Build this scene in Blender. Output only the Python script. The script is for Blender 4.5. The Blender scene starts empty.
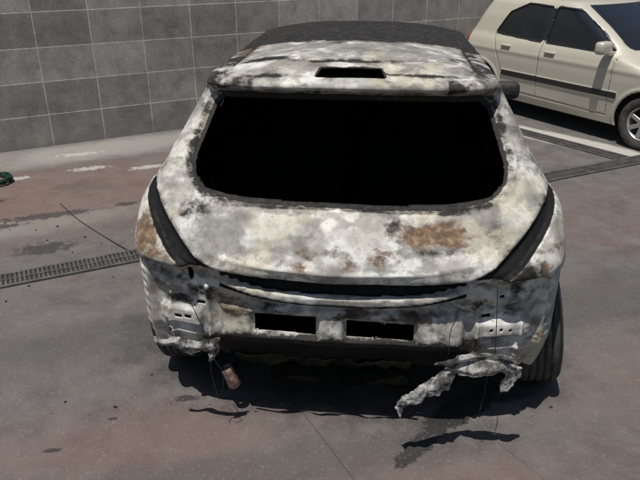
import bpy, bmesh, math, numpy as np
from mathutils import Vector, Matrix
rad=math.radians
scene=bpy.context.scene
COL=scene.collection
rng=np.random.RandomState(7)

# ------------------------------------------------------------ node helpers
def new_mat(name,base=(.5,.5,.5),rough=.6,metal=0.0):
    m=bpy.data.materials.new(name); m.use_nodes=True
    nt=m.node_tree; b=nt.nodes["Principled BSDF"]
    b.inputs["Base Color"].default_value=(*base,1)
    b.inputs["Roughness"].default_value=rough
    b.inputs["Metallic"].default_value=metal
    return m,nt,b
def sock(nt,inp,v):
    if isinstance(v,bpy.types.NodeSocket): nt.links.new(v,inp)
    elif isinstance(v,tuple) and len(v)==3 and inp.type=='RGBA': inp.default_value=(*v,1)
    else: inp.default_value=v
def noise(nt,co,scale,detail=5,rough=.55,dist=0.0):
    n=nt.nodes.new("ShaderNodeTexNoise"); nt.links.new(co,n.inputs["Vector"])
    n.inputs["Scale"].default_value=scale; n.inputs["Detail"].default_value=detail
    n.inputs["Roughness"].default_value=rough; n.inputs["Distortion"].default_value=dist
    return n.outputs["Fac"]
def math_(nt,op,a,b=0.0,clamp=False):
    n=nt.nodes.new("ShaderNodeMath"); n.operation=op; n.use_clamp=clamp
    sock(nt,n.inputs[0],a); sock(nt,n.inputs[1],b); return n.outputs[0]
def sstep(nt,v,lo,hi,a=0.0,b=1.0):
    n=nt.nodes.new("ShaderNodeMapRange"); n.interpolation_type='SMOOTHSTEP'
    sock(nt,n.inputs[0],v); n.inputs[1].default_value=lo; n.inputs[2].default_value=hi
    n.inputs[3].default_value=a; n.inputs[4].default_value=b; return n.outputs[0]
def ramp(nt,v,stops):
    n=nt.nodes.new("ShaderNodeValToRGB"); nt.links.new(v,n.inputs[0]); cr=n.color_ramp
    while len(cr.elements)<len(stops): cr.elements.new(.5)
    for e,(p,c) in zip(cr.elements,stops):
        e.position=p; e.color=(*c,1) if len(c)==3 else c
    return n.outputs[0]
def mix(nt,f,a,b,mode='MIX'):
    n=nt.nodes.new("ShaderNodeMix"); n.data_type='RGBA'; n.blend_type=mode
    sock(nt,n.inputs[0],f); sock(nt,n.inputs[6],a); sock(nt,n.inputs[7],b); return n.outputs[2]
def bump(nt,b,h,strength=.3,dist=.01):
    n=nt.nodes.new("ShaderNodeBump"); n.inputs["Strength"].default_value=strength
    n.inputs["Distance"].default_value=dist; nt.links.new(h,n.inputs["Height"])
    nt.links.new(n.outputs[0],b.inputs["Normal"])
def objco(nt):
    return nt.nodes.new("ShaderNodeTexCoord").outputs["Object"]
def scaled(nt,co,s,loc=(0,0,0)):
    mp=nt.nodes.new("ShaderNodeMapping"); nt.links.new(co,mp.inputs[0]); mp.inputs["Scale"].default_value=s; mp.inputs["Location"].default_value=loc; return mp.outputs[0]
def ellipse(nt,co,cx,cy,rx,ry,rot=0,nz=None,amt=.5,soft=.35):
    mp=nt.nodes.new("ShaderNodeMapping"); mp.vector_type='TEXTURE'
    nt.links.new(co,mp.inputs[0]); mp.inputs["Location"].default_value=(cx,cy,0)
    mp.inputs["Rotation"].default_value=(0,0,rad(rot)); mp.inputs["Scale"].default_value=(rx,ry,1000)
    l=nt.nodes.new("ShaderNodeVectorMath"); l.operation='LENGTH'; nt.links.new(mp.outputs[0],l.inputs[0])
    v=l.outputs["Value"]
    if nz is not None: v=math_(nt,'ADD',v,math_(nt,'MULTIPLY',math_(nt,'SUBTRACT',nz,.5),amt*2))
    return sstep(nt,v,1-soft,1+soft,1.0,0.0)

# ------------------------------------------------------------ numpy helpers
def vnoise(x,y,z):
    xi=np.floor(x);yi=np.floor(y);zi=np.floor(z); fx=x-xi;fy=y-yi;fz=z-zi
    fx=fx*fx*(3-2*fx);fy=fy*fy*(3-2*fy);fz=fz*fz*(3-2*fz)
    def h(a,b,c):
        s=np.sin(a*127.1+b*311.7+c*74.7)*43758.5453; return s-np.floor(s)
    r=0
    for dx in(0,1):
        for dy in(0,1):
            for dz in(0,1):
                r=r+h(xi+dx,yi+dy,zi+dz)*(fx if dx else 1-fx)*(fy if dy else 1-fy)*(fz if dz else 1-fz)
    return r
def fbm(x,y,z,o=4):
    r=0;a=.5;t=0
    for i in range(o):
        r=r+a*vnoise(x,y,z);t+=a;a*=.5;x=x*2.03+3.1;y=y*2.03+1.7;z=z*2.03+9.2
    return r/t
def sm(v,lo,hi):
    t=np.clip((v-lo)/(hi-lo),0,1); return t*t*(3-2*t)
def sdpoly(px,py,poly,r=0.0):
    poly=np.array(poly,float); n=len(poly)
    d=np.full(px.shape,1e9); ins=np.zeros(px.shape,bool)
    for i in range(n):
        ax,ay=poly[i];bx,by=poly[(i+1)%n]
        ex,ey=bx-ax,by-ay; wx,wy=px-ax,py-ay
        t=np.clip((wx*ex+wy*ey)/(ex*ex+ey*ey+1e-12),0,1)
        d=np.minimum(d,(wx-ex*t)**2+(wy-ey*t)**2)
        c=((ay>py)!=(by>py))
        xx=(bx-ax)*(py-ay)/(by-ay if abs(by-ay)>1e-12 else 1e-12)+ax
        ins^=(c&(px<xx))
    s=np.sqrt(d); return np.where(ins,-s,s)-r
def tang(P):
    Tu=np.gradient(P,axis=0); Tv=(np.roll(P,-1,1)-np.roll(P,1,1))*.5
    return Tu,Tv
def normals(P):
    Tu,Tv=tang(P); N=np.cross(Tv,Tu); l=np.linalg.norm(N,axis=2,keepdims=True)
    return N/np.maximum(l,1e-9)
def snap(P,sd,a,b,dom,h):
    s=sd(P[...,a],P[...,b]); e=1e-4
    ga=(sd(P[...,a]+e,P[...,b])-s)/e; gb=(sd(P[...,a],P[...,b]+e)-s)/e
    Tu,Tv=tang(P)
    da=-s*ga; db=-s*gb
    det=Tu[...,a]*Tv[...,b]-Tu[...,b]*Tv[...,a]
    det=np.where(np.abs(det)<1e-8,1e9,det)
    al=(da*Tv[...,b]-db*Tv[...,a])/det; be=(Tu[...,a]*db-Tu[...,b]*da)/det
    ok=dom&(np.abs(s)<h)&(np.abs(al)<.62)&(np.abs(be)<.62)
    P=P.copy(); P[ok]+=al[ok][:,None]*Tu[ok]+be[ok][:,None]*Tv[ok]
    return P
def grid_obj(name,P,keep,mats,masks=None,parent=None,wrap=True,merge=True,solid=0,matoff=0,smooth=True,deep=None):
    R,C=P.shape[:2]; idx=np.arange(R*C).reshape(R,C)
    nxt=np.roll(idx,-1,1)
    a=idx[:-1];b=nxt[:-1];c=nxt[1:];d=idx[1:]
    F=np.stack([a,b,c,d],-1)
    if not wrap: F=F[:,:-1]; keep=keep[:,:F.shape[1]]
    F=F[keep[:F.shape[0]]]
    used=np.zeros(R*C,bool); used[F.ravel()]=True
    remap=-np.ones(R*C,int); remap[used]=np.arange(used.sum())
    V=P.reshape(-1,3)[used]; F=remap[F]
    me=bpy.data.meshes.new(name); me.from_pydata(V.tolist(),[],F.tolist())
    if masks is not None:
        at=me.attributes.new("mask",'FLOAT_COLOR','POINT')
        at.data.foreach_set("color",masks.reshape(-1,4)[used].astype(np.float32).ravel())
    if deep is not None:
        at=me.attributes.new("deep",'FLOAT','POINT')
        at.data.foreach_set("value",deep.ravel()[used].astype(np.float32))
    if merge:
        bm=bmesh.new(); bm.from_mesh(me); bmesh.ops.remove_doubles(bm,verts=bm.verts,dist=2e-5); bm.to_mesh(me); bm.free()
    for m in mats: me.materials.append(m)
    if smooth: me.shade_smooth()
    ob=bpy.data.objects.new(name,me); COL.objects.link(ob)
    if parent: ob.parent=parent
    if solid:
        s=ob.modifiers.new("s",'SOLIDIFY'); s.thickness=solid; s.offset=-1
        if matoff: s.material_offset=matoff; s.material_offset_rim=0
    return ob
def empty(name,loc=(0,0,0),rot=0,scale=1):
    e=bpy.data.objects.new(name,None); COL.objects.link(e); e.location=loc; e.rotation_euler=(0,0,rot); e.scale=(scale,)*3; return e
def bm_obj(name,bm,mats,parent=None,smooth=False):
    me=bpy.data.meshes.new(name); bm.to_mesh(me); bm.free()
    for m in mats: me.materials.append(m)
    if smooth: me.shade_smooth()
    ob=bpy.data.objects.new(name,me); COL.objects.link(ob)
    if parent: ob.parent=parent
    return ob
def add_box(bm,c,s,rot=None,mi=0,bev=0):
    r=bmesh.ops.create_cube(bm,size=1); vs=r['verts']
    M=Matrix.Translation(c)@(rot.to_4x4() if rot else Matrix())@Matrix.Diagonal((*s,1))
    bmesh.ops.transform(bm,matrix=M,verts=vs)
    fs=set(f for v in vs for f in v.link_faces)
    for f in fs: f.material_index=mi
    if bev: 
        es=list(set(e for v in vs for e in v.link_edges))
        rr=bmesh.ops.bevel(bm,geom=es,offset=bev,segments=3,affect='EDGES',profile=.6)
        for f in rr['faces']: f.material_index=mi
def rbox(name,c,s,bev,mat,parent,rot=None):
    bm=bmesh.new(); add_box(bm,c,s,rot,0,bev); return bm_obj(name,bm,[mat],parent,True)
def tube(name,pts,r,mat,parent=None,cyc=False):
    cu=bpy.data.curves.new(name,'CURVE'); cu.dimensions='3D'; cu.bevel_depth=r; cu.bevel_resolution=3
    sp=cu.splines.new('NURBS'); sp.points.add(len(pts)-1)
    for p,q in zip(sp.points,pts): p.co=(*q,1)
    sp.use_endpoint_u=not cyc; sp.use_cyclic_u=cyc; sp.order_u=3; sp.resolution_u=6
    cu.materials.append(mat)
    ob=bpy.data.objects.new(name,cu); COL.objects.link(ob)
    if parent: ob.parent=parent
    return ob
def lathe(bm,prof,seg=64,mis=None):
    rings=[]
    for (x,r) in prof:
        rings.append([bm.verts.new((x,r*math.cos(2*math.pi*i/seg),r*math.sin(2*math.pi*i/seg))) for i in range(seg)])
    for k in range(len(rings)-1):
        for i in range(seg):
            f=bm.faces.new((rings[k][i],rings[k][(i+1)%seg],rings[k+1][(i+1)%seg],rings[k+1][i]))
            f.material_index=mis[k] if mis else 0; f.smooth=True
def wheel(name,parent,loc,R,w,tyre,rim,dark,side=1,cam=0,toe=0,spokes=5):
    bm=bmesh.new(); h=w/2; rr=R*.64
    tp=[(-h*.8,rr),(-h*.98,rr+.02),(-h*1.03,R*.84),(-h*.95,R*.94),(-h*.8,R*.985)]
    for k in range(-2,3):
        x=k*h*.32; tp+= [(x-h*.12,R),(x+h*.12,R),(x+h*.125,R-.007),(x+h*.195,R-.007)]
    tp+=[(h*.8,R*.985),(h*.95,R*.94),(h*1.03,R*.84),(h*.98,rr+.02),(h*.8,rr)]
    lathe(bm,tp,72,[0]*(len(tp)-1))
    rp=[(h*.8,rr),(h*.86,rr*.985),(h*.8,rr*.93),(h*.2,rr*.88),(-h*.8,rr*.9),(-h*.8,rr)]
    lathe(bm,rp,48,[1]*5)
    lathe(bm,[(h*.05,rr*.8),(h*.05,.001)],32,[2])
    lathe(bm,[(h*.75,.001),(h*.74,rr*.16),(h*.6,rr*.24),(h*.1,rr*.26)],32,[1]*3)
    for k in range(spokes):
        a=2*math.pi*k/spokes
        q=Matrix.Rotation(a,3,'X')
        add_box(bm,q@Vector((h*.6,rr*.54,0)),(h*.28,rr*.8,rr*.26),q,1,.008)
    bmesh.ops.recalc_face_normals(bm,faces=bm.faces)
    ob=bm_obj(name,bm,[tyre,rim,dark],parent,True)
    ob.location=loc
    ob.rotation_euler=(0,rad(cam),(0 if side>0 else math.pi)+rad(toe))
    return ob

# ------------------------------------------------------------ car shell builder
def quarter(n,cnt,W,L):
    th=np.linspace(0,math.pi/2,3000)
    a=np.sin(th)**(2/n); b=1-np.cos(th)**(2/n)
    s=np.concatenate([[0],np.cumsum(np.hypot(np.diff(a)*W,np.diff(b)*L))])
    t=np.linspace(0,s[-1],cnt)
    return np.interp(t,s,a),np.interp(t,s,b)
def smooth1(v,k):
    if k<1: return v
    p=np.pad(v,(k,k),mode='edge'); p[:k]=2*v[0]-v[k:0:-1]; p[-k:]=2*v[-1]-v[-2:-k-2:-1]
    ker=np.ones(2*k+1)/(2*k+1); return np.convolve(p,ker,'valid')
def shell(zs,tW,tyr,tyf,tLr,tLf,nr,nf,cnt,taper,crown,K,spine,ks=(3,2)):
    I=lambda t,k=3: smooth1(np.interp(zs,[p[0] for p in t],[p[1] for p in t]),k)
    W=I(tW,ks[0]);yr=I(tyr,ks[1]);yf=I(tyf,ks[0]);Lr=I(tLr);Lf=I(tLf)
    Cr,Cs,Cf=cnt; rows=[]
    for i,z in enumerate(zs):
        n_=nr(z) if callable(nr) else nr
        a,b=quarter(n_,Cr,W[i],Lr[i]); a2,b2=quarter(nf,Cf,W[i],Lf[i])
        x=np.concatenate([a*W[i],np.full(Cs,W[i]),a2[::-1]*W[i]])
        y0=yr[i]+Lr[i];y1=yf[i]-Lf[i]
        y=np.concatenate([yr[i]+b*Lr[i],np.linspace(y0,y1,Cs+2)[1:-1],yf[i]-b2[::-1]*Lf[i]])
        x=x*taper(y)
        x=np.concatenate([x,-x[1:-1][::-1]]); y=np.concatenate([y,y[1:-1][::-1]])
        rows.append(np.stack([x,y,np.full_like(x,z)],-1))
    L0=rows[-1]; ty=np.clip(L0[:,1],yr[-1]+spine[0],yf[-1]-spine[1])
    for k in range(1,K+1):
        t=k/K
        r=L0.copy(); r[:,0]=L0[:,0]*(1-t); r[:,1]=L0[:,1]*(1-t)+ty*t
        r[:,2]=zs[-1]+crown*(1-(1-t)**2.0); rows.append(r)
    return np.array(rows)
def face_avg(A):
    A2=np.roll(A,-1,1); return (A[:-1]+A2[:-1]+A[1:]+A2[1:])/4

# ============================================================ MATERIALS
def burnt_material():
    m,nt,b=new_mat("burnt_paint",rough=.75)
    co=objco(nt)
    at=nt.nodes.new("ShaderNodeAttribute"); at.attribute_name="mask"
    dp=nt.nodes.new("ShaderNodeAttribute"); dp.attribute_name="deep"
    sp=nt.nodes.new("ShaderNodeSeparateColor"); nt.links.new(at.outputs["Color"],sp.inputs[0])
    soot_shade,rust,grey=sp.outputs[0],sp.outputs[1],sp.outputs[2]; deep=dp.outputs["Fac"]
    cs=scaled(nt,co,(1,1,1.6))
    n1=noise(nt,cs,3.6,4,.5,.2); n2=noise(nt,co,34,6,.68,.2); n3=noise(nt,cs,9,10,.64,.2); n4=noise(nt,co,190,3,.6)
    n5=noise(nt,scaled(nt,co,(1,1,1),(3,7,1)),6.0,7,.55,.3); n7=noise(nt,scaled(nt,co,(1,1,1.4),(1,5,8)),2.6,5,.55,.3)
    nv=nt.nodes.new("ShaderNodeTexNoise"); nt.links.new(co,nv.inputs[0]); nv.inputs["Scale"].default_value=9; nv.inputs["Detail"].default_value=4
    vm=nt.nodes.new("ShaderNodeVectorMath"); vm.operation='MULTIPLY_ADD'; nt.links.new(nv.outputs["Color"],vm.inputs[0]); vm.inputs[1].default_value=(.16,.16,.16); nt.links.new(cs,vm.inputs[2])
    vo=nt.nodes.new("ShaderNodeTexVoronoi"); vo.feature='SMOOTH_F1'; vo.inputs["Scale"].default_value=11; vo.inputs["Smoothness"].default_value=.35; nt.links.new(vm.outputs[0],vo.inputs["Vector"])
    vd=math_(nt,'ADD',vo.outputs["Distance"],math_(nt,'MULTIPLY',math_(nt,'SUBTRACT',n2,.5),.30))
    W=(.53,.52,.49)
    base=ramp(nt,n5,[(.30,(.22,.213,.20)),(.40,(.32,.312,.293)),(.46,(.42,.408,.38)),(.51,W),(.60,(.56,.55,.52)),(.70,(.46,.45,.42))])
    net=ramp(nt,vd,[(.22,(1.10,1.08,1.03)),(.38,(1.02,1.0,.95)),(.47,(.76,.74,.71)),(.6,(.56,.55,.53))])
    base=mix(nt,sstep(nt,n1,.44,.53,0,.85),base,net,'MULTIPLY')
    base=mix(nt,math_(nt,'MULTIPLY',sstep(nt,n7,.51,.59),.55),base,(.43,.385,.28))
    base=mix(nt,math_(nt,'MULTIPLY',sstep(nt,n7,.37,.45,1,0),.42),base,(.23,.195,.155))
    base=mix(nt,math_(nt,'MULTIPLY',sstep(nt,n2,.50,.62),.30),base,(.22,.21,.20))
    base=mix(nt,math_(nt,'MULTIPLY',sstep(nt,n4,.57,.66),.28),base,(.13,.125,.12))
    ws=noise(nt,scaled(nt,co,(1,1,.12)),70,3,.6,.1); base=mix(nt,math_(nt,'MULTIPLY',sstep(nt,ws,.60,.68),.35),base,(.17,.165,.16))
    g=math_(nt,'ADD',grey,math_(nt,'MULTIPLY',math_(nt,'SUBTRACT',n3,.5),2.0))
    base=mix(nt,sstep(nt,g,.36,.66,0,.78),base,ramp(nt,n2,[(.3,(.075,.072,.068)),(.5,(.17,.163,.153)),(.68,(.28,.272,.257))]))
    r=math_(nt,'ADD',rust,math_(nt,'MULTIPLY',math_(nt,'SUBTRACT',n3,.5),1.9))
    rc=ramp(nt,n2,[(.32,(.030,.020,.014)),(.46,(.095,.053,.028)),(.56,(.175,.102,.050)),(.68,(.25,.20,.14))])
    base=mix(nt,sstep(nt,r,.40,.72,0,.90),base,rc)
    s=math_(nt,'ADD',soot_shade,math_(nt,'MULTIPLY',math_(nt,'SUBTRACT',n3,.5),1.5))
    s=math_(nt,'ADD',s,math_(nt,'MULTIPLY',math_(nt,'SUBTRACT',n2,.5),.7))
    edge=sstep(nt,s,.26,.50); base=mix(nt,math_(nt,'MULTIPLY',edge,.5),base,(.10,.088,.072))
    sf=sstep(nt,s,.44,.68)
    base=mix(nt,math_(nt,'MULTIPLY',sf,.97),base,ramp(nt,n2,[(.38,(.006,.006,.006)),(.55,(.018,.0165,.015)),(.72,(.052,.044,.037))]))
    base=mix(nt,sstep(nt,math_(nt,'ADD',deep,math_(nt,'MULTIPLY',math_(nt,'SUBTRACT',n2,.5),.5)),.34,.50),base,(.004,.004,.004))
    nt.links.new(base,b.inputs["Base Color"])
    b.inputs["Specular IOR Level"].default_value=.25
    nt.links.new(sstep(nt,n2,.3,.7,.6,.9),b.inputs["Roughness"])
    h=math_(nt,'ADD',math_(nt,'MULTIPLY',n3,.5),math_(nt,'MULTIPLY',n2,.5))
    bump(nt,b,h,.35,.005)
    return m
M_burnt=burnt_material()
M_soot,_nt,_b=new_mat("soot_black",(.006,.006,.006),1.0); _b.inputs["Specular IOR Level"].default_value=.0
_c=objco(_nt); _n=noise(_nt,_c,14,6,.6); _nt.links.new(ramp(_nt,_n,[(.3,(.003,.003,.003)),(.7,(.009,.009,.008))]),_b.inputs["Base Color"])
M_black,_nt,_b=new_mat("charred_rubber",(.02,.02,.02),.7)
_c=objco(_nt); _n=noise(_nt,_c,30,6,.6); _nt.links.new(ramp(_nt,_n,[(.35,(.008,.008,.008)),(.7,(.030,.028,.026))]),_b.inputs["Base Color"]); bump(_nt,_b,_n,.4,.004)
M_tyre,_nt,_b=new_mat("tyre_rubber",(.03,.03,.03),.8)
_c=objco(_nt); _n=noise(_nt,_c,12,7,.65); _nt.links.new(ramp(_nt,_n,[(.35,(.018,.018,.018)),(.6,(.05,.048,.045)),(.75,(.12,.11,.10))]),_b.inputs["Base Color"]); bump(_nt,_b,_n,.3,.004)
M_scrap,_nt,_b=new_mat("ash_scrap",(.5,.5,.5),.7)
_c=objco(_nt); _n=noise(_nt,_c,15,8,.66,.3); _nt.links.new(ramp(_nt,_n,[(.38,(.010,.010,.010)),(.46,(.05,.047,.044)),(.52,(.17,.163,.153)),(.60,(.36,.35,.33)),(.68,(.15,.13,.105))]),_b.inputs["Base Color"]); bump(_nt,_b,_n,.3,.005)
M_rust,_nt,_b=new_mat("rusty_steel",(.2,.1,.06),.8)
_c=objco(_nt); _n=noise(_nt,_c,40,6,.6); _nt.links.new(ramp(_nt,_n,[(.35,(.10,.06,.045)),(.55,(.30,.19,.14)),(.7,(.48,.36,.29))]),_b.inputs["Base Color"])
M_rim,_nt,_b=new_mat("alloy",(.42,.42,.42),.4,.7)
M_dark,_nt,_b=new_mat("wheel_shadow_dark",(.02,.02,.02),.7)  # even near-black for burnt rims, wheel backing discs and drain channel
M_glass,_nt,_b=new_mat("dark_glass",(.012,.014,.016),.06); _b.inputs["Specular IOR Level"].default_value=.7
M_trim,_nt,_b=new_mat("black_trim",(.025,.025,.026),.5)

# ============================================================ BURNT CAR
car=empty("burnt_hatchback_car",(0.080,2.25,0),rad(-5.5))
zs=np.concatenate([np.arange(.25,1.03,.0070),np.arange(1.03,1.4,.008),np.arange(1.4,1.4601,.006)])
P=shell(zs,
  tW=[(.25,.875),(.32,.905),(.45,.925),(.6,.93),(.8,.935),(.9,.93),(.97,.915),(1.03,.875),(1.08,.835),(1.2,.765),(1.4,.655),(1.46,.615)],
  tyr=[(.25,.05),(.33,.03),(.45,0),(.6,.010),(.7,.0),(.735,.015),(.752,.01),(.765,-.015),(.80,-.030),(.83,-.025),(.88,.015),(.95,.085),(1.0,.145),(1.03,.20),(1.385,.50),(1.40,.48),(1.425,.415),(1.445,.40),(1.46,.42)],
  tyf=[(.25,4.05),(.55,4.15),(.72,4.05),(.82,3.7),(.95,3.2),(1.02,2.95),(1.2,2.65),(1.46,2.25)],
  tLr=[(.25,.42),(.7,.46),(.95,.48),(1.03,.42),(1.2,.38),(1.46,.30)],
  tLf=[(.25,.6),(.8,.6),(1.02,.35),(1.46,.25)],
  nr=lambda z:3.7 if z<.9 else min(4.5,3.7+(z-.9)*6), nf=3,cnt=(200,150,40),
  taper=lambda y:1-.035*sm(y,1.2,3.8)-.02*sm(-y,-.5,.0),crown=.086,K=50,spine=(.5,.5),ks=(3,2))
X,Y,Z=P[...,0],P[...,1],P[...,2]
N=normals(P); N0=N.copy()
rearD=(Y<.78)&(Z<1.42)
sideD=(np.abs(N[...,0])>.55)&(Y>.3)
frontD=(Y>1.9)
topD=(Z>1.458)
win_poly=[(-.575,1.086),(-.49,1.072),(-.40,1.064),(-.2,1.059),(0,1.058),(.2,1.059),(.40,1.064),(.49,1.072),(.575,1.086),(.620,1.12),(.626,1.16),(.566,1.34),(.545,1.35),(-.545,1.35),(-.566,1.34),(-.626,1.16),(-.620,1.12)]
WR=.045
def sd_win(x,z): return sdpoly(x,z,win_poly,WR-.018)
def sd_winout(x,z): return sdpoly(x,z,win_poly,WR+.006)
def sd_plate(x,z):
    return np.minimum(sdpoly(x,z,[(-.355,.510),(-.105,.500),(-.105,.575),(-.355,.580)],.004),sdpoly(x,z,[(.03,.500),(.30,.490),(.30,.560),(.03,.570)],.004))
def sd_small(x,z):
    s=np.hypot(x+.635,z-.735)-.014
    s=np.minimum(s,np.hypot(x-.655,z-.70)-.012)
    for (cx,cz,w,h) in [(-.70,.53,.016,.007),(-.655,.535,.016,.007),(.62,.545,.006,.006),(.66,.545,.006,.006),(.70,.54,.006,.006),(-.60,.60,.02,.006),(.60,.60,.02,.006)]:
        s=np.minimum(s,np.maximum(np.abs(x-cx)-w,np.abs(z-cz)-h))
    return s
def sd_side(y,z):
    a=sdpoly(y,z,[(.92,1.14),(1.42,1.085),(1.42,1.36),(1.18,1.36)],.03)
    b=sdpoly(y,z,[(1.54,1.08),(2.66,1.08),(2.10,1.36),(1.54,1.37)],.03)
    return np.minimum(a,b)
def sd_arch(y,z):
    return np.minimum(np.hypot(y-.62,z-.31)-.375,np.hypot(y-3.23,z-.31)-.37)
def sd_screen(x,z): return sdpoly(x,z,[(-.62,1.07),(.62,1.07),(.50,1.39),(-.50,1.39)],.03)
def sd_slot(x,y): return sdpoly(x,y,[(-.135,.468),(.135,.468),(.12,.535),(-.12,.535)],.006)
def sd_bottom(x,z):
    edge=.275+.075*sm(-np.abs(x),-.72,-.60)+.022*(vnoise(x*22,x*0,x*0)-.5)*2*sm(-np.abs(x),-.8,-.6)+.01*(vnoise(x*70,x*0+3,x*0)-.5)
    return z-edge
for sd,a,b,dom,h in [(sd_win,0,2,rearD&(Z>.95),.0046),(sd_plate,0,2,rearD,.0043),(sd_small,0,2,rearD,.0043),(sd_side,1,2,sideD&(Z>1.0),.009),(sd_arch,1,2,sideD&(Z<.8)&(Y>.2),.009),(sd_screen,0,2,frontD&(Z>1),.02),(sd_slot,0,1,topD,.007),(sd_bottom,0,2,rearD&(Z<.5),.0043)]:
    P=snap(P,sd,a,b,dom,h)
X,Y,Z=P[...,0].copy(),P[...,1].copy(),P[...,2].copy()
N=N0
FX,FY,FZ=face_avg(X),face_avg(Y),face_avg(Z); FN=face_avg(N)
fr=(FY<.78)&(FZ<1.42); fs=(np.abs(FN[...,0])>.5)&(FY>.25); ff=(FY>1.9)
in_win=fr&(FZ>.95)&(sd_win(FX,FZ)<0)
in_plate=fr&((sd_plate(FX,FZ)<0)|(sd_small(FX,FZ)<0))
in_side=fs&(FZ>1.0)&(FY>.88)&(sd_side(FY,FZ)<0)
in_arch=fs&(FZ<.8)&(sd_arch(FY,FZ)<0)
in_scr=ff&(FZ>1.0)&(np.abs(FN[...,0])<.6)&(sd_screen(FX,FZ)<0)
in_slot=(FZ>1.459)&(sd_slot(FX,FY)<0)
in_bot=fr&(FZ<.5)&(sd_bottom(FX,FZ)<0)
# ---- displacement
aX=np.abs(X); R_=rearD&(Y<.70)
q_=np.clip(aX/.54,0,1)
gz=.742+.050*q_**2.2
D=np.zeros_like(X)
low=R_&(Z<1.06)
gap=np.exp(-((Z-gz)/.011)**2)*sm(-aX,-.60,-.53)*low
horn=[(.925,1.075),(.875,1.02),(.79,.925),(.69,.835),(.60,.765),(.50,.755),(.49,.785),(.60,.845),(.70,.925),(.80,1.01),(.89,1.06)]
sh=np.where(R_&(Z<1.09),sdpoly(aX,Z,horn,.0),1)
hornM=sm(-sh,-.012,.010)
lipT=.700+.055*q_**2.2; lipB=.652+.090*q_**2.6; inx=sm(-aX,-.52,-.49)
lipM=R_*sm(Z-lipB,-.004,.010)*sm(lipT-Z,-.003,.008)*inx
recess=sm(-aX,-.84,-.820)*sm(-Z,-(gz-.0),-(gz-.012))*R_
D-=.034*recess
D-=.030*gap
D-=.026*hornM
D+=.046*lipM
beam=R_*sm(Z,.455,.475)*sm(-Z,-.620,-.605)*sm(-aX,-.52,-.49)
D+=.026*beam
D-=.020*R_*sm(-sd_plate(X,Z),-.018,-.008)
br=np.minimum(sdpoly(X,Z,[(-.79,.50),(-.60,.50),(-.60,.57),(-.79,.565)],.005),sdpoly(X,Z,[(.56,.515),(.79,.515),(.79,.575),(.56,.575)],.005))
D+=.022*R_*sm(-br,-.003,.006)
for cx in(-.735,.74,-.56,.555): D+=.018*R_*np.exp(-((X-cx)/.010)**2)*sm(Z,.33,.37)*sm(-Z,-.73,-.69)
for cz in(.40,.445,.63,.675): D+=.010*R_*np.exp(-((Z-cz)/.008)**2)*sm(aX,.60,.63)*sm(-aX,-.79,-.76)
for cz in np.arange(.36,.74,.045): D-=.006*R_*np.exp(-((Z-cz)/.010)**2)*sm(aX,.842,.855)*sm(-aX,-.895,-.88)
crease=R_*np.exp(-((Z-(gz+.070))/.009)**2)*sm(-aX,-.60,-.5); D+=.010*crease
flange=np.where(rearD,sm(-sd_winout(X,Z),-.006,.018),0); D-=.022*flange
rim=np.where(rearD,np.exp(-((sd_winout(X,Z)-.035)/.012)**2),0)*(Z>1.0); D-=.005*rim
slotrim=np.where(topD,np.exp(-((sd_slot(X,Y)-.012)/.008)**2),0); D+=.004*slotrim
roofseam=np.where(topD&(Y>.6),np.exp(-((aX-.53)/.008)**2),0)*sm(-Y,-2.0,-1.9); D-=.010*roofseam
hatchtop=np.where(topD,np.exp(-((Y-(.63+.05*(X/.5)**2))/.006)**2),0)*sm(-aX,-.53,-.5); D-=.010*hatchtop
for (dx,dz,dr,da) in [(.36,.93,.12,-.010),(-.3,.86,.15,-.007),(-.05,.95,.2,.005),(.15,.84,.1,-.006),(-.5,.55,.08,-.012),(.45,.60,.08,-.012),(-.2,.45,.1,-.008),(.2,.47,.12,-.008),(.66,.62,.07,-.015),(-.68,.64,.07,-.014)]:
    D+=da*R_*np.exp(-((X-dx)**2+((Z-dz)*1.6)**2)/dr**2)
D+=.010*(fbm(X*5,Y*5,Z*5,3)-.5)+.0035*(fbm(X*26,Y*26,Z*26,3)-.5)
for yy in(1.45,2.55): D-=.007*np.where(sideD&(Z<1.0)&(Z>.35),np.exp(-((Y-yy)/.007)**2),0)
P=P+N*D[...,None]
# ---- masks
def blob(cx,cz,rx,rz,dom=None):
    v=np.clip(1.35-np.sqrt(((X-cx)/rx)**2+((Z-cz)/rz)**2),0,1)
    return v*(R_ if dom is None else dom)
soot_shade=np.zeros_like(X); rust=np.full_like(X,.06); grey=np.full_like(X,.16); deep=np.zeros_like(X)
mx=np.maximum
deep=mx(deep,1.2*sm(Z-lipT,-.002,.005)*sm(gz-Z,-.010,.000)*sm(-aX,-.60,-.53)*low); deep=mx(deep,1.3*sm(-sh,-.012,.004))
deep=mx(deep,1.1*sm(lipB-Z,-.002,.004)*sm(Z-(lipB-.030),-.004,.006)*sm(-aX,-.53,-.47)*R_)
soot_shade=mx(soot_shade,1.2*np.where(rearD,sm(-sd_winout(X,Z),.002,.018),0))
soot_shade=mx(soot_shade,.58*np.where(rearD,np.exp(-((sd_winout(X,Z)-.0)/.024)**2),0)*(Z>1))
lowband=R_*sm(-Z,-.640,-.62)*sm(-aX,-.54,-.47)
soot_shade=mx(soot_shade,lowband*(.36+.80*sm(-Z,-.505,-.46)))
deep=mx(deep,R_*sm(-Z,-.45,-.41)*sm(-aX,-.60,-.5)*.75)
soot_shade=mx(soot_shade,lipM*.22)
soot_shade=mx(soot_shade,R_*sm(Z-gz,.0,.015)*sm(-(Z-gz),-.068,-.05)*sm(-aX,-.6,-.5)*.34)  # shade below the hatch crease, painted in through the soot mask
soot_shade=mx(soot_shade,R_*sm(-sh,-.05,0)*.48)
soot_shade=mx(soot_shade,recess*.24*sm(aX,.5,.55))
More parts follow.
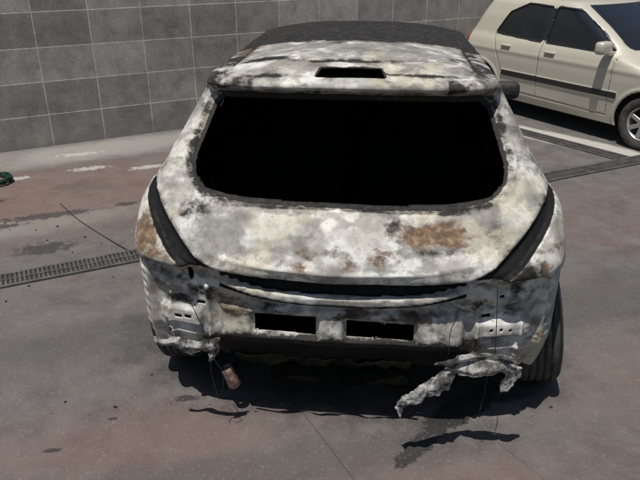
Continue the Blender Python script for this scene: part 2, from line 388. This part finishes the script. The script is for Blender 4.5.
soot_shade=mx(soot_shade,blob(-.58,.66,.12,.05)*.75); soot_shade=mx(soot_shade,blob(.58,.64,.11,.07)*.70)
soot_shade=mx(soot_shade,blob(-.70,.60,.12,.03)*.75); soot_shade=mx(soot_shade,blob(-.50,.42,.12,.06)*.9)
soot_shade=mx(soot_shade,blob(.72,.79,.09,.09)*.70); soot_shade=mx(soot_shade,blob(-.64,.80,.06,.05)*.6); soot_shade=mx(soot_shade,blob(-.74,.72,.12,.025)*.6)
soot_shade=mx(soot_shade,blob(-.62,.99,.12,.05)*.50); soot_shade=mx(soot_shade,blob(.70,.66,.05,.10)*.55); soot_shade=mx(soot_shade,blob(.62,.95,.12,.12)*.34)
soot_shade=mx(soot_shade,blob(.5,.45,.10,.08)*.8); soot_shade=mx(soot_shade,blob(-.86,1.02,.06,.12)*.4); soot_shade=mx(soot_shade,blob(-.75,.40,.1,.08)*.55)
grey=mx(grey,blob(-.52,.92,.16,.12)*.75); grey=mx(grey,blob(-.2,.88,.40,.035)*.55); grey=mx(grey,blob(.25,.84,.40,.035)*.55)
grey=mx(grey,blob(-.1,1.02,.7,.035)*.7); grey=mx(grey,blob(.55,1.0,.14,.06)*.65); grey=mx(grey,recess*.40)
grey=mx(grey,blob(.36,.94,.24,.075)*.8); soot_shade=mx(soot_shade,blob(.20,.96,.05,.04)*.5); soot_shade=mx(soot_shade,blob(.40,.90,.16,.02)*.50)
rust=mx(rust,blob(.36,.945,.21,.048)*.95); rust=mx(rust,blob(-.82,.86,.12,.10)*.80); rust=mx(rust,blob(-.74,.83,.10,.06)*.6)
rust=mx(rust,blob(.82,.78,.09,.14)*.62); rust=mx(rust,blob(-.30,.46,.30,.05)*.6); rust=mx(rust,blob(.15,.60,.40,.035)*.55); rust=mx(rust,blob(.74,.88,.10,.08)*.45)
rust=mx(rust,blob(-.45,.62,.12,.09)*.6); rust=mx(rust,blob(.2,.46,.25,.03)*.6); rust=mx(rust,blob(-.1,.86,.5,.07)*.42); rust=mx(rust,blob(-.80,.55,.08,.16)*.45); rust=mx(rust,blob(.80,.50,.08,.14)*.42)
gh=(Z>1.02)&(Z<1.46)
grey=mx(grey,.42*gh); soot_shade=mx(soot_shade,np.where(gh&sideD,.28,0)); soot_shade=mx(soot_shade,np.where(gh&(Z<1.40)&(sd_winout(X,Z)>0),.18,0))
rust=mx(rust,.20*gh)
soot_shade=mx(soot_shade,np.where(sideD&gh,sm(-np.abs(sd_side(Y,Z)),-.04,-.005)*.8,0))
soot_shade=mx(soot_shade,np.where((np.abs(Z-1.41)<.02)&(Y<.8),.48,0)); soot_shade=mx(soot_shade,np.where((np.abs(Z-1.435)<.035)&(aX>.40)&(Y<1.1),.58,0))
soot_shade=mx(soot_shade,np.where(Z>1.44,1.15*sm(Y+.10*np.cos(X*5),.88,1.30),0)); rfc=np.where(Z>1.44,1,0)
grey=mx(grey,rfc*.60*sm(Y,.50,.70)); grey=mx(grey,rfc*.42)
soot_shade=mx(soot_shade,rfc*sm(aX,.42,.54)*.55); soot_shade=mx(soot_shade,rfc*.20)
soot_shade=mx(soot_shade,rfc*np.clip(1.2-np.hypot((X+.05)/.34,(Y-.62)/.035),0,1)*.75)
soot_shade=mx(soot_shade,rfc*np.clip(1.2-np.hypot((X+.40)/.20,(Y-.66)/.07),0,1)*.85)
soot_shade=mx(soot_shade,rfc*np.clip(1.2-np.hypot((X-.30)/.32,(Y-.49)/.025),0,1)*.75)
soot_shade=mx(soot_shade,rfc*np.clip(1.2-np.hypot((X+.36)/.22,(Y-.47)/.025),0,1)*.75)
soot_shade=mx(soot_shade,rfc*np.clip(1.2-np.hypot((X-.48)/.10,(Y-.75)/.12),0,1)*.6)
soot_shade=mx(soot_shade,rfc*np.exp(-((sd_slot(X,Y))/.010)**2)*.95)
soot_shade=mx(soot_shade,rfc*roofseam*.8); soot_shade=mx(soot_shade,rfc*hatchtop*.8)
rust=mx(rust,np.where(Z>1.43,np.clip(1.2-np.hypot((X+.55)/.07,(Y-1.15)/.45),0,1),0)*1.2)
rust=mx(rust,np.where(Z>1.43,np.clip(1.2-np.hypot((X-.56)/.05,(Y-1.2)/.45),0,1),0)*.8)
soot_shade=mx(soot_shade,np.where((Y>1.0)&(Z<1.45),.55*sm(Y,1.,2.2),0)); rust=mx(rust,np.where((Y>.9)&(Z<1.0),.35,0))
masks=np.stack([np.clip(soot_shade,0,1.4),np.clip(rust,0,1.2),np.clip(grey,0,1),np.ones_like(X)],-1)
keep=~(in_win|in_plate|in_side|in_arch|in_scr|in_slot|in_bot)
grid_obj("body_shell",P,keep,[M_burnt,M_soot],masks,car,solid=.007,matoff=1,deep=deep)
Pg=P-N*.009
grid_obj("windscreen_sooty",Pg,in_scr,[M_soot],None,car)
grid_obj("side_glass_sooty",Pg,in_side,[M_soot],None,car)  # added black panels closing the open side windows, keep sun out of cabin
# interior
bm=bmesh.new()
add_box(bm,(0,2.0,.33),(1.6,3.6,.06)); add_box(bm,(0,2.75,.64),(1.76,.06,.68)); 
add_box(bm,(0,.5,.40),(1.0,.75,.10)); add_box(bm,(0,.33,.25),(.62,.5,.10),None,0,.03)
for s in(-1,1): add_box(bm,(s*.66,.62,.55),(.06,.86,.50)); add_box(bm,(s*.765,.62,.80),(.24,.86,.03))
bm_obj("floor_and_bulkhead",bm,[M_soot],car)
bm=bmesh.new()
for sx in(-.36,.36):
    add_box(bm,(sx,1.05,.74),(.62,.10,.56),Matrix.Rotation(rad(-12),3,'X'),0,.03)
    add_box(bm,(sx,2.0,.76),(.50,.12,.56),Matrix.Rotation(rad(-14),3,'X'),0,.04)
    add_box(bm,(sx,1.35,.5),(.6,.5,.12),None,0,.03)
bm_obj("burnt_seat_frames",bm,[M_soot],car)
tube("rear_axle",[(-.8,.62,.30),(-.4,.7,.27),(.4,.7,.27),(.84,.62,.28)],.035,M_black,car)
for s in(-1,1): tube("shock_%s"%('l' if s<0 else 'r'),[(s*.62,.55,.2),(s*.6,.45,.5)],.03,M_black,car)
wheel("wheel_rear_right",car,(.920,.60,.30),.315,.20,M_tyre,M_dark,M_dark,1,-7,-4)
wheel("wheel_rear_left",car,(-.835,.62,.31),.315,.20,M_tyre,M_dark,M_dark,-1,2)
wheel("wheel_front_right",car,(.80,3.23,.31),.315,.20,M_tyre,M_dark,M_dark,1)
wheel("wheel_front_left",car,(-.80,3.23,.31),.315,.20,M_tyre,M_dark,M_dark,-1)
for s in(-1,1):
    bm=bmesh.new(); add_box(bm,(s*1.0,2.42,1.03),(.17,.10,.12),None,0,.045); add_box(bm,(s*.87,2.45,.985),(.14,.05,.04),None,0,.01)
    bm_obj("wing_mirror_%s"%('l' if s<0 else 'r'),bm,[M_black],car,True)
# ragged scraps : thin torn plastic sheet
def scrap(name,poly,y0,fold,seed,tilt=0.0,res=.004,mat=None,dirn=(1,.4),jag=.016,curl=0.0,freq=14):
    p=np.array(poly); x0,z0=p.min(0)-.03; x1,z1=p.max(0)+.03
    xs=np.arange(x0,x1,res); zz=np.arange(z0,z1,res)
    A,B=np.meshgrid(xs,zz)
    def sdf(A,B):
        An=A+jag*(fbm(A*26,B*26,A*0+seed,3)-.5)*2.2; Bn=B+jag*(fbm(A*26,B*26,A*0+seed+5,3)-.5)*2.2
        return sdpoly(An,Bn,poly,.001)
    for it in range(2):
        s=sdf(A,B); e=5e-4; ga=(sdf(A+e,B)-s)/e; gb=(sdf(A,B+e)-s)/e; g2=np.maximum(ga*ga+gb*gb,.3)
        ok=np.abs(s)<res*.55
        A=A-np.where(ok,s*ga/g2,0); B=B-np.where(ok,s*gb/g2,0)
    s=sdf(A,B)
    u=A*dirn[0]+B*dirn[1]; wv=fbm(A*4,B*4,A*0+seed,2)
    Yy=y0+fold*np.sin(u*freq*2+wv*8)*(.3+wv)+.010*(fbm(A*16,B*16,A*0+seed,2)-.5)+tilt*(B-z1)-curl*sm(-s,0,.03)
    Q=np.stack([A,Yy,B],-1)
    sf=(s[:-1,:-1]+s[1:,:-1]+s[:-1,1:]+s[1:,1:])/4
    return grid_obj(name,Q,sf<0,[mat or M_scrap],None,car,wrap=False,merge=False,solid=.0025)
scrap("torn_bumper_remnant_r",[(.73,.455),(.66,.48),(.55,.475),(.47,.455),(.41,.41),(.32,.355),(.25,.295),(.28,.265),(.34,.30),(.40,.325),(.45,.365),(.47,.41),(.56,.425),(.62,.425),(.70,.42)],-.050,.016,3,.30,dirn=(.8,-1),curl=.02)
scrap("torn_bumper_flap_r",[(.70,.510),(.47,.505),(.39,.46),(.45,.45),(.52,.475),(.60,.48),(.70,.475)],-.065,.010,31,.1,dirn=(.6,1),curl=.008)
scrap("torn_strip_r",[(.72,.44),(.665,.43),(.655,.37),(.665,.325),(.69,.36),(.725,.40)],-.04,.010,17,.2)
scrap("torn_tip_r",[(.36,.36),(.30,.34),(.235,.26),(.26,.22),(.275,.26),(.33,.30)],-.10,.014,41,.2)
scrap("torn_bumper_remnant_l",[(-.78,.475),(-.62,.475),(-.50,.485),(-.495,.44),(-.53,.38),(-.555,.43),(-.62,.435),(-.66,.415),(-.70,.44),(-.78,.45)],-.02,.014,11,.15,curl=.015)
scrap("torn_lower_trim",[(-.45,.38),(-.1,.37),(.3,.38),(.3,.34),(.12,.355),(-.05,.335),(-.2,.35),(-.3,.325),(-.45,.355)],.03,.01,21,0,.006,M_soot)
bm=bmesh.new(); lathe(bm,[(-.05,.026),(.05,.030),(.055,.026),(.05,.024),(-.05,.02)],24); bmesh.ops.transform(bm,matrix=Matrix.Translation((-.50,.12,.19))@Matrix.Rotation(rad(70),4,'Y'),verts=bm.verts)
bm_obj("exhaust_tip",bm,[M_rust],car,True)
tube("exhaust_pipe",[(-.48,.13,.24),(-.45,.35,.27),(-.35,.9,.26),(-.2,2,.25)],.022,M_black,car)
tube("wire_l",[(-.62,-.03,.70),(-.57,-.05,.6),(-.53,-.04,.45),(-.55,-.03,.3),(-.52,-.02,.17)],.0018,M_black,car)
tube("wire_l2",[(-.60,-.02,.52),(-.53,-.05,.42),(-.48,-.04,.32),(-.50,-.03,.22)],.0015,M_black,car)
tube("wire_r",[(.60,-.03,.80),(.61,-.06,.65),(.62,-.05,.5)],.0018,M_black,car)
tube("wire_r2",[(.45,-.04,.74),(.46,-.07,.68),(.43,-.06,.6),(.44,-.06,.5)],.0015,M_black,car)
tube("wire_r3",[(.60,-.05,.42),(.605,-.04,.32),(.59,-.05,.22)],.0015,M_black,car)
# ============================================================ PARKED CAR
def beige_material():
    m,nt,b=new_mat("beige_paint",(.5,.46,.36),.32,.25); b.inputs["Coat Weight"].default_value=.6
    co=objco(nt)
    at=nt.nodes.new("ShaderNodeAttribute"); at.attribute_name="mask"
    sp=nt.nodes.new("ShaderNodeSeparateColor"); nt.links.new(at.outputs["Color"],sp.inputs[0])
    n=noise(nt,co,6,6,.6)
    base=mix(nt,n,(.47,.44,.36),(.53,.50,.415))
    base=mix(nt,sstep(nt,sp.outputs[0],.3,.7),base,(.018,.018,.018))
    base=mix(nt,sstep(nt,sp.outputs[1],.4,.6),base,(.30,.02,.015))
    base=mix(nt,sstep(nt,sp.outputs[2],.4,.6),base,(.6,.62,.64))
    nt.links.new(base,b.inputs["Base Color"]); return m
M_beige=beige_material()
h=Vector((.53,-.848)); S=.94
org=Vector((3.3,6.5))-S*(.78*Vector((-.848,-.53))+3.05*h)
pc=empty("parked_hatchback_car",(org.x,org.y,0),math.atan2(-.53,-.848),S)
zs=np.arange(.2,1.431,.010)
P=shell(zs,
  tW=[(.2,.79),(.3,.82),(.5,.845),(.7,.85),(.85,.84),(.93,.81),(.98,.775),(1.2,.71),(1.38,.63),(1.43,.58)],
  tyr=[(.2,.08),(.35,.0),(.55,.0),(.6,.03),(.9,.08),(.98,.14),(1.37,.36),(1.43,.42)],
  tyf=[(.2,3.72),(.4,3.8),(.6,3.76),(.75,3.6),(.85,3.3),(.93,2.95),(1.0,2.75),(1.2,2.4),(1.43,1.95)],
  tLr=[(.2,.4),(.98,.4),(1.43,.3)],tLf=[(.2,.7),(.8,.7),(1.0,.4),(1.43,.3)],nr=3.2,nf=2.8,cnt=(60,230,50),
  taper=lambda y:1-.04*sm(y,2.4,3.8)-.03*sm(-y,-.9,0),crown=.065,K=20,spine=(.45,.45),ks=(3,2))
X,Y,Z=P[...,0],P[...,1],P[...,2]; N=normals(P); N0=N.copy()
sD=(np.abs(N[...,0])>.5)&(Y>.3)
def sdA(y,z): return sdpoly(y,z,[(.80,1.02),(1.50,.99),(1.50,1.34),(1.15,1.35),(.92,1.24)],.02)
def sdB(y,z): return sdpoly(y,z,[(1.62,.99),(2.50,.985),(2.25,1.16),(2.0,1.33),(1.62,1.345)],.02)
def sdW(y,z): return np.minimum(sdA(y,z),sdB(y,z))
def sdAr(y,z): return np.minimum(np.hypot(y-.60,z-.29)-.345,np.hypot(y-3.05,z-.29)-.345)
def sdR(x,z): return sdpoly(x,z,[(-.56,1.03),(.56,1.03),(.46,1.33),(-.46,1.33)],.03)
def sdF(x,z): return sdpoly(x,z,[(-.60,1.03),(.60,1.03),(.48,1.38),(-.48,1.38)],.03)
for sd,a,b,dom,hh in [(sdW,1,2,sD&(Z>.93),.006),(sdAr,1,2,sD&(Z<.8),.006),(sdR,0,2,(Y<.7)&(Z>.95),.012),(sdF,0,2,(Y>1.8)&(Z>.98),.012)]:
    P=snap(P,sd,a,b,dom,hh)
X,Y,Z=P[...,0].copy(),P[...,1].copy(),P[...,2].copy(); N=N0; aX=np.abs(X)
FX,FY,FZ=face_avg(X),face_avg(Y),face_avg(Z);FN=face_avg(N)
iw=((np.abs(FN[...,0])>.5)&(FY>.3)&(FZ>.93)&(sdW(FY,FZ)<0))|((FY<.7)&(FZ>.95)&(FN[...,1]<-.3)&(sdR(FX,FZ)<0))|((FY>1.8)&(FZ>.98)&(FN[...,1]>.3)&(sdF(FX,FZ)<0))
ia=(np.abs(FN[...,0])>.4)&(FZ<.8)&(sdAr(FY,FZ)<0)
D=np.zeros_like(X); mk=np.zeros_like(X); tail=np.zeros_like(X); lamp=np.zeros_like(X)
def line(y0,z0,y1,z1,w=.007):
    ex,ey=y1-y0,z1-z0; t=np.clip(((Y-y0)*ex+(Z-z0)*ey)/(ex*ex+ey*ey),0,1)
    return np.exp(-(np.hypot(Y-y0-ex*t,Z-z0-ey*t)/w)**2)*sD
seam=np.maximum.reduce([line(1.56,.30,1.56,1.36),line(2.58,.30,2.60,.95),line(.97,.56,.76,.98),line(1.0,.32,.97,.56),line(1.0,.32,2.58,.30)])
D-=.008*seam; mk=np.maximum(mk,seam*.75)
mold=sD*sm(Z,.495,.505)*sm(-Z,-.575,-.565)*sm(Y,.99,1.0)*sm(-Y,-2.70,-2.69); D+=.012*mold; mk=np.maximum(mk,mold)
pil=np.where(sD,sm(Z,.985,.995)*sm(-Z,-1.355,-1.345)*sm(Y,1.50,1.51)*sm(-Y,-1.62,-1.61),0); mk=np.maximum(mk,pil*1.0)
mk=np.maximum(mk,np.where(sD&(Z>.93),sm(-sdW(Y,Z),-.022,-.012),0))
D+=.012*sD*np.exp(-((sdAr(Y,Z)-.02)/.02)**2)*(Z<.8)
D+=.008*sD*np.exp(-((Z-.80)/.03)**2)
tail=np.where((Y<.30)&(aX>.58)&(Z>.70)&(Z<.96),1,0); lamp=np.where((Y>3.2)&(aX>.45)&(Z>.60)&(Z<.76),1,0)
mk=np.maximum(mk,np.where((Y>3.6)&(aX<.4)&(Z>.3)&(Z<.55),1,0))
P=P+N*D[...,None]
grid_obj("body_shell",P,~(iw|ia),[M_beige,M_trim],np.stack([mk,tail,lamp,mk*0+1],-1),pc,solid=.012,matoff=1)
grid_obj("windows",P-N*.010,iw,[M_glass],None,pc)
bm=bmesh.new(); add_box(bm,(0,1.85,.42),(1.36,3.3,.3)); bm_obj("underbody",bm,[M_trim],pc)
for s,nm in((1,'r'),(-1,'l')):
    for yy,q in((.60,'rear'),(3.05,'front')):
        wheel("wheel_%s_%s"%(q,nm),pc,(s*.74,yy,.29),.29,.18,M_tyre,M_rim,M_dark,s,spokes=7)
    for yy in(1.02,1.72):
        rbox("door_handle_%s_%d"%(nm,int(yy*10)),(s*.848,yy,.87),(.035,.15,.026),.010,M_beige,pc)
    bm=bmesh.new(); add_box(bm,(s*.93,2.50,1.03),(.20,.12,.14),None,0,.05); add_box(bm,(s*.82,2.52,.965),(.14,.05,.04),None,0,.012)
    bm_obj("wing_mirror_"+nm,bm,[M_beige],pc,True)

# ============================================================ GROUND
m,nt,b=new_mat("asphalt",rough=.85); co=objco(nt)
nA=noise(nt,co,.9,6,.6,.4); nB=noise(nt,co,4.5,7,.65,.2); nC=noise(nt,co,60,4,.7); nD=noise(nt,co,260,2,.6); nE=noise(nt,co,1.7,7,.7,.4); nF=noise(nt,co,16,6,.7,.1)
base=ramp(nt,nB,[(.32,(.062,.057,.054)),(.5,(.094,.087,.082)),(.68,(.130,.121,.113))])
base=mix(nt,sstep(nt,nA,.42,.62,0,.5),base,(.115,.102,.095))
def ap(f,k,c):
    global base
    base=mix(nt,math_(nt,'MULTIPLY',f,k),base,c)
red=ellipse(nt,co,-2.3,5.2,1.7,.8,25,nB,.9,.6); ap(red,.48,(.17,.090,.068))
red=ellipse(nt,co,2.6,4.8,1.5,.6,10,nB,.9,.6); ap(red,.32,(.15,.088,.071))
red=ellipse(nt,co,-.8,2.2,.8,.25,10,nE,1.4,.6); ap(red,.38,(.16,.088,.072))
red=ellipse(nt,co,.5,1.95,.9,.2,5,nE,1.4,.6); ap(red,.35,(.16,.090,.074))
red=ellipse(nt,co,1.7,2.7,.7,.35,15,nE,1.4,.6); ap(red,.30,(.15,.088,.073))
ap(sstep(nt,nE,.53,.65),.34,(.145,.085,.066)); ap(sstep(nt,nF,.54,.66),.30,(.175,.158,.144)); ap(sstep(nt,nE,.34,.44,1,0),.38,(.046,.044,.042))
lt=ellipse(nt,co,-3.1,6.1,1.6,.32,28,nB,1.0,.4); ap(lt,.5,(.24,.22,.20))
lt=ellipse(nt,co,-1.9,6.7,1.2,.3,28,nE,1.0,.4); ap(lt,.5,(.30,.282,.26))
lt=ellipse(nt,co,-2.6,4.35,1.2,.18,26,nB,1.2,.5); ap(lt,.5,(.24,.222,.20))
for (x_,y_,rx_) in [(-2.2,5.9,.14),(-1.65,5.95,.16),(-2.8,5.6,.14),(-2.45,6.35,.2),(-3.2,5.9,.12)]:
    lt=ellipse(nt,co,x_,y_,rx_,.05,20,nF,2.4,.3); ap(lt,.8,(.38,.36,.33))
lt=ellipse(nt,co,2.6,6.9,1.5,.20,-48,nE,.35,.2); ap(lt,.8,(.44,.42,.38))
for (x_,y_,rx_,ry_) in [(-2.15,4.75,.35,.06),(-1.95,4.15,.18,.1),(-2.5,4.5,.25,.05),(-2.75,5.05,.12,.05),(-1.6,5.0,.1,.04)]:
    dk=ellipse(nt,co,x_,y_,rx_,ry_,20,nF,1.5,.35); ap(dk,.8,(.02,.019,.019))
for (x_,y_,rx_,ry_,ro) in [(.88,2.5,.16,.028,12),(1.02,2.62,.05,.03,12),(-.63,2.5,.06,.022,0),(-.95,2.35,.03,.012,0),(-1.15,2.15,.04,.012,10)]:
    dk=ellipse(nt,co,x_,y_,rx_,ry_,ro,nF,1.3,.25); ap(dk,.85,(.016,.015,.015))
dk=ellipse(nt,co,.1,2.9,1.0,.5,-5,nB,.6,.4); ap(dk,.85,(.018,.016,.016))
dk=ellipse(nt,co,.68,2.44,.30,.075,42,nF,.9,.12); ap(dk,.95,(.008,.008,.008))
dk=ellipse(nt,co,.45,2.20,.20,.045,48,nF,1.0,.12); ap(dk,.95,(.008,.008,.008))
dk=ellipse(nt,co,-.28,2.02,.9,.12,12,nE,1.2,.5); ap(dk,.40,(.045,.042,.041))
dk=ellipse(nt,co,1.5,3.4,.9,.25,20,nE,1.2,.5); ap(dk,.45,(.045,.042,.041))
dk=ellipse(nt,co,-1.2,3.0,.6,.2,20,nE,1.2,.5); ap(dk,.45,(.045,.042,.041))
ap(sstep(nt,nC,.55,.68),.42,(.21,.198,.188)); ap(sstep(nt,nD,.55,.66),.5,(.030,.028,.027))
for (jx,jy,L,rot,w,k) in [(.05,2.15,.9,-62,.0035,.5),(.9,2.0,1.4,-58,.003,.3)]:
    j=ellipse(nt,co,jx,jy,L,w,rot,nF,.5,.5); ap(j,k,(.02,.019,.019))
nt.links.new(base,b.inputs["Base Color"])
nt.links.new(sstep(nt,nB,.3,.7,.62,.92),b.inputs["Roughness"])
hh=math_(nt,'ADD',math_(nt,'MULTIPLY',nC,.6),math_(nt,'MULTIPLY',nD,.5)); bump(nt,b,hh,.7,.008)
bm=bmesh.new(); bmesh.ops.create_grid(bm,x_segments=40,y_segments=40,size=150); bm_obj("ground",bm,[m])

# ============================================================ WALL
m,nt,b=new_mat("slate_tiles",rough=.55); co=objco(nt)
sx=nt.nodes.new("ShaderNodeSeparateXYZ"); nt.links.new(co,sx.inputs[0])
cx=nt.nodes.new("ShaderNodeCombineXYZ"); nt.links.new(sx.outputs[0],cx.inputs[0]); nt.links.new(sx.outputs[2],cx.inputs[1])
bk=nt.nodes.new("ShaderNodeTexBrick"); bk.offset=0; bk.squash=1
nt.links.new(cx.outputs[0],bk.inputs["Vector"])
bk.inputs["Scale"].default_value=1; bk.inputs["Brick Width"].default_value=.53; bk.inputs["Row Height"].default_value=.335
bk.inputs["Mortar Size"].default_value=.005; bk.inputs["Mortar Smooth"].default_value=.15; bk.inputs["Bias"].default_value=0
bk.inputs["Color1"].default_value=(.22,.21,.192,1); bk.inputs["Color2"].default_value=(.37,.348,.312,1); bk.inputs["Mortar"].default_value=(.56,.535,.48,1)
n1=noise(nt,co,4,8,.7,.3); n2=noise(nt,co,45,5,.6)
c=mix(nt,.85,bk.outputs["Color"],ramp(nt,n1,[(.3,(.55,.55,.56)),(.5,(1,1,1)),(.7,(1.4,1.36,1.28))]),'MULTIPLY')
c=mix(nt,.5,c,ramp(nt,n2,[(.3,(.6,.6,.6)),(.7,(1.3,1.3,1.3))]),'MULTIPLY')
lo=sstep(nt,math_(nt,'ADD',sx.outputs[2],math_(nt,'MULTIPLY',n1,.3)),.12,.35,.5,0); c=mix(nt,lo,c,(.22,.20,.175))
nt.links.new(c,b.inputs["Base Color"])
hh=math_(nt,'SUBTRACT',math_(nt,'MULTIPLY',n1,.5),bk.outputs["Fac"]); bump(nt,b,hh,.5,.008)
M_conc,nt2,b2=new_mat("concrete",(.3,.29,.27),.9); c2=objco(nt2); q=noise(nt2,c2,8,7,.65); nt2.links.new(ramp(nt2,q,[(.3,(.18,.17,.16)),(.7,(.36,.34,.31))]),b2.inputs["Base Color"])
TH=rad(28.5); wall=empty("tiled_wall",(-3.27,6.39,0),TH)
bm=bmesh.new(); add_box(bm,(3,.15,1.65),(26,.30,3.30)); bm_obj("tiled_face",bm,[m],wall)
bm=bmesh.new(); add_box(bm,(3,.15,3.35),(26.1,.40,.10),None,0,.01); bm_obj("coping",bm,[M_conc],wall)

# ============================================================ DRAINS
M_grate,nt2,b2=new_mat("grate_steel",(.14,.135,.125),.6,.3); c2=objco(nt2); q=noise(nt2,c2,9,7,.65); nt2.links.new(ramp(nt2,q,[(.3,(.05,.047,.043)),(.7,(.14,.133,.12))]),b2.inputs["Base Color"])
def grate(p0,p1,w):
    p0=Vector(p0);p1=Vector(p1);L=(p1-p0).length;a=math.atan2(p1.y-p0.y,p1.x-p0.x)
    e=empty("drain_grate",(p0.x,p0.y,0),a)
    bm=bmesh.new(); add_box(bm,(L/2,0,.003),(L,w,.003)); bm_obj("channel",bm,[M_dark],e)
    bm=bmesh.new()
    for yy,ww in((-w/2,.022),(w/2,.022),(0,.012)): add_box(bm,(L/2,yy,.008),(L,ww,.012))
    n=int(L/.028)
    for i in range(n):
        for sgn in(-1,1): add_box(bm,((i+.5)*L/n,sgn*w/4,.0075),(.012,w/2-.018,.010))
    bm_obj("bars",bm,[M_grate],e)
grate((-4.2,2.61),(4.6,6.85),.17)
grate((2.05,7.47),(3.02,6.18),.17)

# ============================================================ SMALL THINGS
M_hose,_,_=new_mat("green_hose",(.008,.03,.022),.4)
pts=[]
for i in range(90):
    a=i*2*math.pi/22; r=.20+.02*math.sin(i*1.3); pts.append((-2.98+r*math.cos(a),5.5+r*.8*math.sin(a),.02+.008*i/22+.004*math.sin(i*2.1)))
tube("garden_hose",pts,.010,M_hose)
tube("cable",[(-2.15,5.0,.006),(-1.93,4.7,.006),(-1.74,4.5,.006),(-1.50,4.25,.006),(-1.3,4.05,.015)],.003,M_black)
bm=bmesh.new()
for i in range(170):
    if i<90: x=-2.3+rng.randn()*.5;y=4.2+rng.randn()*.35
    else: x=.1+rng.randn()*.7;y=2.35+abs(rng.randn())*.35
    s=.003+.008*rng.rand()**3
    add_box(bm,(x,y,s*.4),(s*1.6,s,s*.7),Matrix.Rotation(rng.rand()*6,3,'Z')@Matrix.Rotation(rng.rand()*.5,3,'X'))
bm_obj("burnt_debris",bm,[M_black])

# ============================================================ LIGHT / CAMERA
sd_=Vector((-.18,-.26,1)).normalized()
sun=bpy.data.lights.new("sun",'SUN'); sun.energy=5.0; sun.angle=rad(.5); sun.color=(1,.96,.90)
so=bpy.data.objects.new("sun",sun); COL.objects.link(so); so.rotation_euler=sd_.to_track_quat('Z','Y').to_euler()
w=bpy.data.worlds.new("World"); scene.world=w; w.use_nodes=True; nt=w.node_tree
sk=nt.nodes.new("ShaderNodeTexSky"); sk.sky_type='NISHITA'; sk.sun_disc=False
sk.sun_elevation=math.asin(sd_.z); sk.sun_rotation=math.atan2(sd_.x,sd_.y)
bg=nt.nodes["Background"]; bg.inputs[1].default_value=.07; nt.links.new(sk.outputs[0],bg.inputs[0])
cam=bpy.data.cameras.new("camera"); co_=bpy.data.objects.new("camera",cam); COL.objects.link(co_)
cam.sensor_width=36; cam.lens=650/640*36; cam.clip_end=600
co_.location=(0,0,2.0); co_.rotation_euler=(rad(65),0,0)
scene.camera=co_
scene.view_settings.view_transform='Standard'; scene.view_settings.look='None'; scene.view_settings.exposure=0
